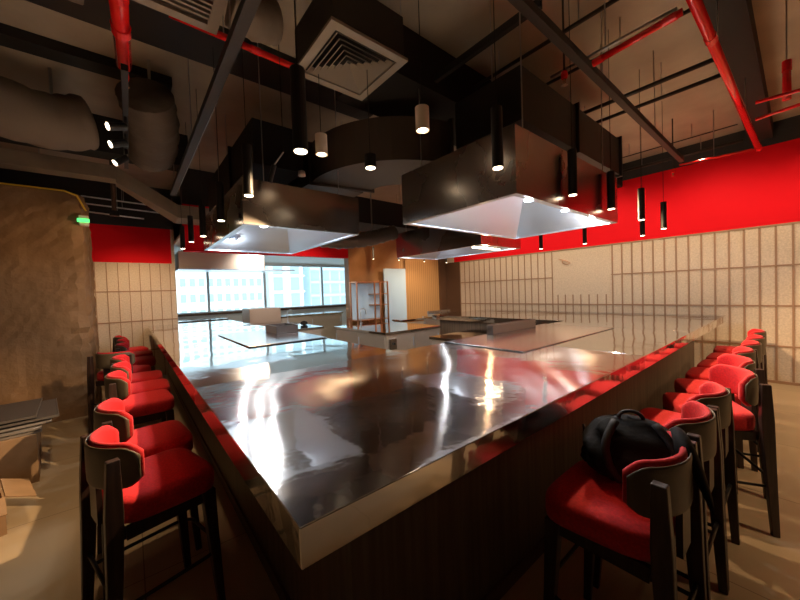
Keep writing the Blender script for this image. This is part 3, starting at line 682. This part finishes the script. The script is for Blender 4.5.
# cable tray along the left arm
def tray(label, x, y0, y1, z, w_, m=DSTEEL, axis='y', name='cable_tray'):
    L = y1 - y0; t = thing(name, label, 'ceiling channel', (x, y0, z) if axis == 'y' else (y0, x, z))
    b = MB()
    def bb(a0, a1, c0, c1, z0, z1):
        if axis == 'y': b.box(a0, a1, c0, c1, z0, z1)
        else: b.box(c0, c1, a0, a1, z0, z1)
    bb(-w_/2, w_/2, 0, L, 0, 0.008); bb(-w_/2, -w_/2 + 0.008, 0, L, 0.008, 0.06); bb(w_/2 - 0.008, w_/2, 0, L, 0.008, 0.06)
    b.build('channel', m, t)
    k = 0.4
    while k < L:
        p = (0, k) if axis == 'y' else (k, 0)
        MB().cyl(p[0], p[1], 0.008, H - z, 0.005, 6).build('hanger_rod', GALV, t); k += 1.6
    return t
t = tray('long steel cable tray crossing the ceiling above the left counter arm', 0.545, 0.2, 5.7, 3.08, 0.062)
MB().tube([(0.0, 0, 0.03), (0.0, 5.5, 0.03)], 0.016, 8).build('cable', BLKM, t); 
o = MB().box(0.033, 0.038, 2.6, 5.5, 0.0, 0.05).build('side_strip', GALV, t); o['label'] = 'bright galvanised side strip'
tray('long dark strut channel crossing the ceiling at centre right toward the red wall', 1.072, 1.2, 6.15, 3.30, 0.055, DSTEEL, 'x')
tray('short black light track on the ceiling right of the big air diffuser', 1.05, 1.5, 2.5, 3.5, 0.04, BLK, 'y', 'light_track').location = (2.25, 1.12, 3.5)
# pipes
def pipe(label, pts, r, m, name='sprinkler_pipe', cat='pipe', coupl=(), rodsat=(), n=16):
    t = thing(name, label, cat, pts[0]); o = Vector(pts[0])
    MB().tube([Vector(p) - o for p in pts], r, n).build('pipe_run', m, t, smooth=True)
    a, d = Vector(pts[0]), Vector(pts[-1])
    for u in coupl:
        p = a.lerp(d, u) - o; q = (d - a).normalized() * 0.035
        c = MB().tube([p - q, p + q], r * 1.15, n).build('coupling', m, t, smooth=False)
    for u in rodsat:
        p = a.lerp(d, u) - o; MB().cyl(p.x, p.y, p.z + r, H - o.z, 0.005, 6).build('hanger_rod', GALV, t)
    return t
def sprinkler(label, x, y, z):
    t = thing('fire_sprinkler', label, 'sprinkler', (x, y, z))
    MB().lathe([(0.022, 0.02), (0.026, 0.045), (0.022, 0.07)]).build('cap', REDPIPE, t); MB().lathe([(0.010, 0.019), (0.012, 0.0), (0.006, -0.02)]).build('body', BRASS, t); MB().lathe([(0.024, -0.032), (0.024, -0.028)]).build('deflector', BRASS, t)
    MB().tube([(-0.012, 0, -0.028), (-0.016, 0, -0.01), (-0.010, 0, 0.005)], 0.002, 6).build('frame_arm', BRASS, t); MB().tube([(0.012, 0, -0.028), (0.016, 0, -0.01), (0.010, 0, 0.005)], 0.002, 6).build('frame_arm', BRASS, t)
    MB().cyl(0, 0, 0.07, H - z, 0.008, 8).build('drop_pipe', DSTEEL, t)
    return t
pipe('thick red sprinkler main running to the red wall at top right', [(1.9, 0.42, 3.30), (6.5, 0.345, 3.30)], 0.031, REDPIPE, coupl=(0.29, 0.97), rodsat=(0.35, 0.7))
pipe('glossy red branch pipe leaving the thick red main at top right', [(2.77, 0.47, 3.30), (2.83, 1.00, 3.30)], 0.023, REDPIPE, coupl=(0.12, 0.95))
sprinkler('brass sprinkler head with red cap beside the dark strut, at top right', 2.70, 1.17, 3.20)
pipe('thin red pipe low along the edge of the red wall at upper right', [(6.38, 0.40, 3.30), (6.27, 1.12, 3.30)], 0.014, REDPIPE, rodsat=(0.5,))
sprinkler('brass sprinkler head at the far end of the dark strut', 6.15, 1.17, 3.16)
pipe('glossy red pipe seen above the left cable tray, beside the big air diffuser', [(0.30, 2.80, 3.60), (3.2, 2.87, 3.60)], 0.026, REDPIPE, rodsat=(0.12, 0.6), coupl=(0.2,))
t = pipe('thick red pipe end pointing at the camera at top left', [(0.02, 2.2, 3.30), (0.045, 3.10, 3.30)], 0.045, REDPIPE, coupl=(0.2, 0.55), rodsat=(0.5,))
sprinkler('brass sprinkler head at the end of the top left red pipe', 0.05, 3.22, 3.24)
pipe('red riser pipe standing in the dark corner at far upper right', [(3.65, 0.06, 2.86), (3.65, 0.06, 3.12)], 0.022, REDPIPE, coupl=(0.9,), rodsat=(0.5,))
pipe('thin red pipe crossing below the red riser at upper right', [(3.46, 0.20, 2.84), (3.56, -0.5, 2.84)], 0.012, REDPIPE, rodsat=(0.5,))
pipe('second thin red pipe at upper right, nearest the red wall', [(3.82, 0.22, 2.84), (3.66, -0.5, 2.84)], 0.012, REDPIPE, rodsat=(0.5,))
# conduits crossing between the bays
for (x, y0, y1, z, r, lb) in ((2.94, 0.70, 2.2, 3.75, 0.018, 'nearest dark conduit crossing the brown ceiling bay'), (3.45, 0.5, 2.2, 3.70, 0.016, 'dark conduit crossing the ceiling bay past the sprinkler head'),
        (4.22, 0.45, 2.1, 3.62, 0.022, 'dark conduit crossing under the middle of the right ceiling bay'), (4.50, 0.45, 2.1, 3.58, 0.020, 'paired dark conduit just beyond the middle conduit of the right bay'),
        (6.6, 0.55, 2.15, 3.75, 0.008, 'hair-thin cable crossing the far part of the right bay'), (7.3, 0.55, 2.15, 3.72, 0.024, 'farthest dark conduit crossing the ceiling before the red wall')):
    pipe(lb, [(x, y0, z), (x, y1, z)], r, DSTEEL, 'conduit', 'conduit', rodsat=(0.3, 0.8), n=10)
pipe('galvanised conduit under the red branch pipe at top right', [(2.9, 0.52, 3.42), (2.92, 1.38, 3.42)], 0.012, GALV, 'conduit', 'conduit', rodsat=(0.5,), n=10)
# dark beams between the ceiling bays
def beam(label, x0, x1, y0, y1, z0, m=DUCT, z1=H - 0.001, name='ceiling_beam', cat='beam'):
    o = MB().box(x0, x1, y0, y1, z0, z1).build(name, m); return tag(o, label, cat)
beam('dark ceiling beam crossing the far top left corner above the insulated ducts', -3.9, 0.45, 4.22, 4.42, 3.86, BLKM)
beam('dark ceiling beam above the glossy red pipe, left of the air diffuser', -3.9, 2.5, 3.18, 3.66, 3.86, DUCT)
beam('wide black ceiling beam running over the hoods toward the red wall', 1.65, 7.58, 2.22, 2.9, 3.5, BLKM)
beam('dark beam beside the thick red main at upper right', 2.6, 7.58, 0.26, 0.50, 3.72, BLKM)
beam('dark beam at far left crossing above the wrapped column', -3.9, 0.75, 5.6, 5.9, 3.5, BLKM)
# ducts
def boxduct(label, x0, x1, y0, y1, z0, z1, m=DUCT, flange=('x', ())):
    cx, cy = (x0 + x1) / 2, (y0 + y1) / 2
    t = thing('rectangular_duct', label, 'duct', (cx, cy, z0)); a, d, h = (x1 - x0) / 2, (y1 - y0) / 2, z1 - z0
    MB().box(-a, a, -d, d, 0, h).build('duct_body', m, t)
    for q in flange[1]:
        b = MB(); e = 0.03
        if flange[0] == 'x': b.box(q - cx - 0.012, q - cx + 0.012, -d - e, d + e, -e, h + e)
        else: b.box(-a - e, a + e, q - cy - 0.012, q - cy + 0.012, -e, h + e)
        b.build('flange', m, t)
    for sx in (-0.9, 0.9): MB().cyl(sx * a, 0, h, H - z0, 0.006, 6).build('hanger_rod', GALV, t)
    return t
boxduct('black rectangular duct above the large right hood, ending toward the red wall', 2.55, 4.85, 1.45, 2.15, 2.98, 3.42, DUCT, ('x', (3.6, 4.85)))
boxduct('black rectangular duct dropping behind the large right hood', 3.9, 5.8, 2.95, 3.7, 2.75, 3.40, BLKM, ('x', (4.8,)))
boxduct('wide black duct over the rear hood and kitchen', 1.95, 4.6, 4.95, 5.7, 2.85, 3.30, BLKM, ('x', (3.0,)))
boxduct('black rectangular duct above the left hood', 1.03, 1.55, 3.5, 5.9, 2.95, 3.40, BLKM, ('y', (4.4,)))
def elbow(label, cx, cy, z0, z1, ri, ro, a0, a1, m):
    t = thing('duct_elbow', label, 'duct', (cx, cy, z0)); h = z1 - z0; rings = []
    for k in range(15):
        a = math.radians(a0 + (a1 - a0) * k / 14); ca, sa = math.cos(a), math.sin(a)
        rings.append([(ca * ri, sa * ri, 0), (ca * ro, sa * ro, 0), (ca * ro, sa * ro, h), (ca * ri, sa * ri, h)])
    MB().loft(rings).build('duct_body', m, t)
    for a_ in (a0, a1):
        a = math.radians(a_); ca, sa = math.cos(a), math.sin(a); e = 0.03; tx, ty = -sa * 0.012, ca * 0.012
        b = MB(); P = lambda r, s, z: (ca * r + tx * s, sa * r + ty * s, z)
        b.hexa([P(ri - e, -1, -e), P(ro + e, -1, -e), P(ro + e, 1, -e), P(ri - e, 1, -e), P(ri - e, -1, h + e), P(ro + e, -1, h + e), P(ro + e, 1, h + e), P(ri - e, 1, h + e)]); b.build('flange', m, t)
    am = math.radians((a0 + a1) / 2); rm = (ri + ro) / 2; MB().cyl(math.cos(am) * rm, math.sin(am) * rm, h, H - z0, 0.006, 6).build('hanger_rod', GALV, t)
    return t
ELB = mat('dark_brown_duct', (0.075, 0.055, 0.042), 0.5)
elbow('large curved black duct elbow hanging at the centre between the two large hoods', 2.75, 3.35, 2.88, 3.30, 0.35, 1.10, 170, 262, ELB)
boxduct('dark straight duct leading from the curved elbow toward the left hood', 1.66, 2.38, 3.57, 4.4, 2.88, 3.30, ELB, ('y', (3.95,)))
# flexible insulated ducts
def flex(label, pts, r, m, rings_n=26, rough=0.10):
    t = thing('flexible_duct', label, 'duct', pts[0]); o = Vector(pts[0]); P = [Vector(p) - o for p in pts]
    path = []
    n = len(P) - 1
    for k in range(rings_n * 2 + 1):
        u = k / (rings_n * 2) * n; i = min(int(u), n - 1); f = u - i
        p0 = P[max(i - 1, 0)]; p1 = P[i]; p2 = P[i + 1]; p3 = P[min(i + 2, n)]
        path.append(0.5 * ((2 * p1) + (-p0 + p2) * f + (2 * p0 - 5 * p1 + 4 * p2 - p3) * f * f + (-p0 + 3 * p1 - 3 * p2 + p3) * f ** 3))
    MB().tube(path, r, 20, rfun=lambda i: r * (1 - rough * (i % 2) + 0.03 * math.sin(i * 1.7))).build('jacket', m, t, smooth=True)
    for i in (len(path) // 4, 3 * len(path) // 4):
        p = path[i]; MB().box(p.x - 0.012, p.x + 0.012, p.y - 0.004, p.y + 0.004, p.z + r * 0.8, H - o.z).build('hanger_strap', GALV, t)
    return t
flex('fat crumpled flexible duct hanging at upper left above the counter', [(0.20, 3.85, 3.50), (0.26, 4.15, 3.38), (0.29, 4.75, 3.34), (0.27, 5.3, 3.48)], 0.225, DUCTF, 14, 0.08)
flex('round insulated duct at top left behind the cable tray', [(0.66, 2.60, 3.72), (0.82, 2.61, 3.70), (0.96, 2.62, 3.74)], 0.15, DUCTL, 8, 0.02)
flex('thick insulated duct drooping across the far top left ceiling', [(-2.6, 3.5, 3.55), (-1.5, 4.3, 3.50), (-0.65, 4.7, 3.40), (-0.26, 4.8, 3.50)], 0.26, DUCTL, 16, 0.015)
flex('thick insulated duct at the top left corner, nearest the camera', [(-2.4, 2.7, 3.72), (-1.2, 2.75, 3.66), (-0.15, 2.85, 3.72)], 0.22, DUCTL, 12, 0.015)
flex('dark silvery flexible duct sagging between the two rear hoods', [(1.6, 5.0, 2.72), (2.4, 4.75, 2.46), (3.1, 4.7, 2.50), (3.7, 4.6, 2.66)], 0.13, mat('silver_flex_duct', (0.13, 0.10, 0.085), 0.35, 0.6), 18, 0.10)
# beige offset duct at left
t = thing('offset_duct', 'beige rectangular duct running level then slanting down above the far left red band', 'duct', (-1.4, 6.1, 3.30))
MB().box(-2.4, 1.33, -0.12, 0.12, -0.02, 0.16).build('level_run', BEIGED, t)
MB().hexa([(1.33, -0.12, -0.06), (2.05, 0.1, -0.42), (2.05, 0.6, -0.42), (1.33, 0.12, -0.06), (1.33, -0.12, 0.16), (2.05, 0.1, -0.22), (2.05, 0.6, -0.22), (1.33, 0.12, 0.16)]).build('slanted_run', BEIGED, t)
MB().box(2.05, 2.6, 0.1, 0.6, -0.42, -0.22).build('lower_run', BEIGED, t)
for x in (-1.5, 0.6): MB().cyl(x, 0, 0.16, H - 3.30, 0.006, 6).build('hanger_rod', GALV, t)
# white conduits above the far left red band
for k, (z, x0, x1) in enumerate(((3.55, -0.6, 0.6), (3.42, -0.6, 0.55), (3.27, -0.5, 0.3))):
    pipe(('upper', 'middle', 'lower')[k] + ' white conduit in the dark gap above the far left red band', [(x0, 8.35, z), (x1, 8.35, z - 0.04)], 0.014, WPAINT, 'conduit', 'conduit', rodsat=(0.5,), n=8)
# white hanging wire at upper right
wv = MB().tube([(3.75, -0.30, H), (3.76, -0.28, 3.6), (3.85, -0.3, 3.45), (3.95, -0.35, 3.35), (4.05, -0.38, 3.22), (4.15, -0.45, 3.20)], 0.005, 6)
tag(wv.build('loose_wire', WPAINT), 'thin white wire dangling from the ceiling at upper right', 'wire')
tag(MB().tube([(1.05, 1.75, H), (1.08, 1.80, 3.75), (1.16, 1.88, 3.72), (1.22, 1.86, 3.80), (1.24, 1.84, H)], 0.012, 8).build('loop_cable', GALV, smooth=True), 'looped grey cable hanging beside the air diffuser at top centre', 'cable')

# ------------------------------------------------------------------ lamps
def tube_lamp(label, x, y, z, L=0.35, r=0.0325, size=50, power=0, group='black tube pendants above the counter'):
    t = thing('tube_pendant', label, 'pendant lamp', (x, y, z), 0, group)
    MB().cyl(0, 0, 0.004, L, r, 18).build('shade', BLK, t); MB().cyl(0, 0, 0, 0.0035, r * 0.86, 18).build('lamp_face', LAMP, t)
    MB().cyl(0, 0, L, H - z, 0.0025, 6).build('cord', BLKM, t)
    if power: spot((x, y, z - (0.012 if size < 60 else 0.09)), (x, y, 0), power * 0.6, size, 0.6, WARM, 0.02)
    return t
tube_lamp('black tube pendant in front of the near corner of the large right hood', 1.70, 1.125, 2.30, size=118, power=25)
tube_lamp('black tube pendant before the near face of the large right hood', 2.70, 1.125, 2.30, size=118, power=85)
tube_lamp('black tube pendant at the right end of the large right hood', 3.52, 1.125, 2.30, size=118, power=85)
tube_lamp('black tube pendant hanging before the red wall, its lower neighbour just beneath', 4.44, 1.125, 2.30, size=118, power=85)
tube_lamp('shorter-looking black tube pendant hanging farthest right against the red wall', 5.45, 1.14, 2.30, size=118, power=75)
tube_lamp('black tube pendant just below another one against the red wall', 6.0, 1.51, 2.31, power=8)
tube_lamp('black tube pendant under the right end of the large hood, against red', 6.02, 2.33, 2.30, power=8)
tube_lamp('black tube pendant below the middle of the large right hood, against red', 5.96, 3.07, 2.30, power=8)
tube_lamp('black tube pendant before the near corner of the left hood', 0.674, 2.44, 2.30, power=10)
tube_lamp('large black tube pendant with a bright face left of the white cylinder lamps', 0.68, 1.555, 2.30, 0.40, 0.036, power=10)
tube_lamp('black tube pendant left of the left hood', 0.68, 3.36, 2.30, power=8)
tube_lamp('black tube pendant over the far end of the left arm', 0.68, 4.30, 2.30, power=8)
tube_lamp('black tube pendant second from the end of the left row of pendants', 0.68, 5.2, 2.36, power=6)
tube_lamp('farthest black tube pendant of the left row of pendants', 0.68, 6.1, 2.38, power=6)
for (x, y, lb) in ((4.35, 6.2, 'left small black pendant before the brown wood wall'), (5.1, 6.2, 'small black pendant next to the steel hood edge, before the wood wall'), (6.05, 6.3, 'small black pendant over the lit part of the wood wall'), (6.9, 6.3, 'rightmost small black pendant before the lit wood wall')):
    tube_lamp(lb, x, y, 2.36, 0.28, 0.022, group='small pendants before the wood wall')
spot((6.05, 6.3, 2.34), (6.05, 6.9, 1.2), 16, 120, 0.8, WARM); spot((5.1, 6.3, 2.34), (5.1, 6.9, 1.2), 8, 120, 0.8, WARM)
def white_pendant(label, x, y, z):
    t = thing('cylinder_pendant', label, 'pendant lamp', (x, y, z), 0, 'cream cylinder pendants at the centre')
    b = MB().loft([[(math.cos(k * PI / 12) * r, math.sin(k * PI / 12) * r, zz) for k in range(24)] for zz, r in ((0.012, 0.040), (0.0, 0.040), (0.0, 0.046), (0.15, 0.046), (0.152, 0.03))], cap=True)
    b.build('shade', WCYL, t); MB().cyl(0, 0, 0.003, 0.010, 0.028, 16).build('lamp_face', LAMP, t); MB().cyl(0, 0, 0.152, H - z, 0.003, 6).build('cord', BLKM, t)
white_pendant('cream cylinder pendant lower and left of its twin, above the centre', 1.20, 2.355, 2.68)
white_pendant('cream cylinder pendant higher and right of its twin, before the black duct', 1.55, 1.59, 2.66)
# round recessed-style lamp by the elbow, and an added copy hidden behind the hood
for q, lb in (((1.47, 2.09, 2.55), 'small round black spot lamp under the curved black duct'), ((4.60, 2.10, 2.55), 'added round black spot lamp hidden behind the large right hood')):
    t = thing('ceiling_spot', lb, 'spot lamp', q); MB().cyl(0, 0, 0.004, 0.10, 0.045, 16).build('shade', BLK, t); MB().cyl(0, 0, 0, 0.0035, 0.036, 16).build('lamp_face', LAMP, t); MB().cyl(0, 0, 0.10, H - 2.55, 0.003, 6).build('cord', BLKM, t)
# track with three spots, top left
t = thing('light_track', 'black light track carrying three small spot lamps at upper left', 'light track', (0.04, 2.7, 3.05))
MB().box(-0.018, 0.018, 0, 2.0, 0, 0.04).build('rail', BLK, t)
for yy in (0.58, 1.75): MB().cyl(0, yy, 0.04, H - 3.05, 0.005, 6).build('hanger_rod', GALV, t)
def track_spot(label, y, ang):
    t = thing('track_spotlight', label, 'spot lamp', (0.04, y, 3.049), 0, 'spot lamps on the left light track')
    MB().cyl(0, 0, -0.05, 0, 0.012, 8).build('stem', BLK, t)
    d = Vector((-0.82, -0.25, ang)).normalized(); c = Vector((0, 0, -0.075))
    MB().tube([c - d * -0.0, c + d * 0.12], 0.030, 14).build('barrel', BLK, t); MB().tube([c + d * 0.1205, c + d * 0.124], 0.027, 14).build('lamp_face', LAMP, t)
track_spot('nearest and highest lit spot lamp on the left light track', 3.38, -0.30)
track_spot('middle lit spot lamp on the left light track', 3.72, -0.40)
track_spot('farthest and dimmest spot lamp on the left light track', 4.10, -0.75)
t = thing('post_spotlight', 'small dark spotlight hanging on a post above the far left red band', 'spot lamp', (-0.12, 6.9, 2.95)); MB().cyl(0, 0, 0.08, H - 2.95, 0.03, 10).build('post', DKWOOD, t); MB().box(-0.06, 0.06, -0.04, 0.04, 0, 0.08).build('head', BLK, t)
# small lamp on arm at centre
t = thing('gooseneck_spot', 'thin silver angled lamp stem between the left hood and the tube pendant', 'spot lamp', (1.05, 2.75, 2.80)); MB().tube([(0, 0, 0), (-0.06, 0.06, -0.10)], 0.006, 8).build('arm', GALV, t); MB().tube([(-0.06, 0.06, -0.10), (-0.09, 0.10, -0.24)], 0.02, 10).build('barrel', BLK, t); MB().cyl(0, 0, 0, H - 2.80, 0.003, 6).build('cord', BLKM, t)
t = thing('globe_lamp', 'small pale round lamp above the middle of the left hood', 'spot lamp', (1.27, 2.90, 2.68)); MB().lathe([(0.01, 0), (0.035, 0.01), (0.03, 0.05), (0.01, 0.06)]).build('head', GALV, t, smooth=True); MB().cyl(0, 0, 0.06, H - 2.68, 0.003, 6).build('cord', BLKM, t)

t = thing('ceiling_bracket', 'pale angled mounting plate hanging near the top left corner', 'bracket', (-0.20, 2.62, 3.42))
MB().box(-0.09, 0.09, -0.03, 0.09, 0.0, 0.012).build('plate', WCYL, t); MB().box(-0.0, 0.03, 0.0, 0.03, 0.012, H - 3.42).build('stem', GALV, t)
tag(MB().tube([(7.595, 3.50, 2.20), (7.57, 3.42, 2.19), (7.575, 3.32, 2.15), (7.57, 3.24, 2.10), (7.57, 3.32, 2.07), (7.58, 3.42, 2.12), (7.575, 3.40, 2.18)], 0.008, 6).build('wire_loop', COPPER, smooth=True), 'small copper-coloured loop of wire poking out of the plain part of the tiled wall', 'wire')
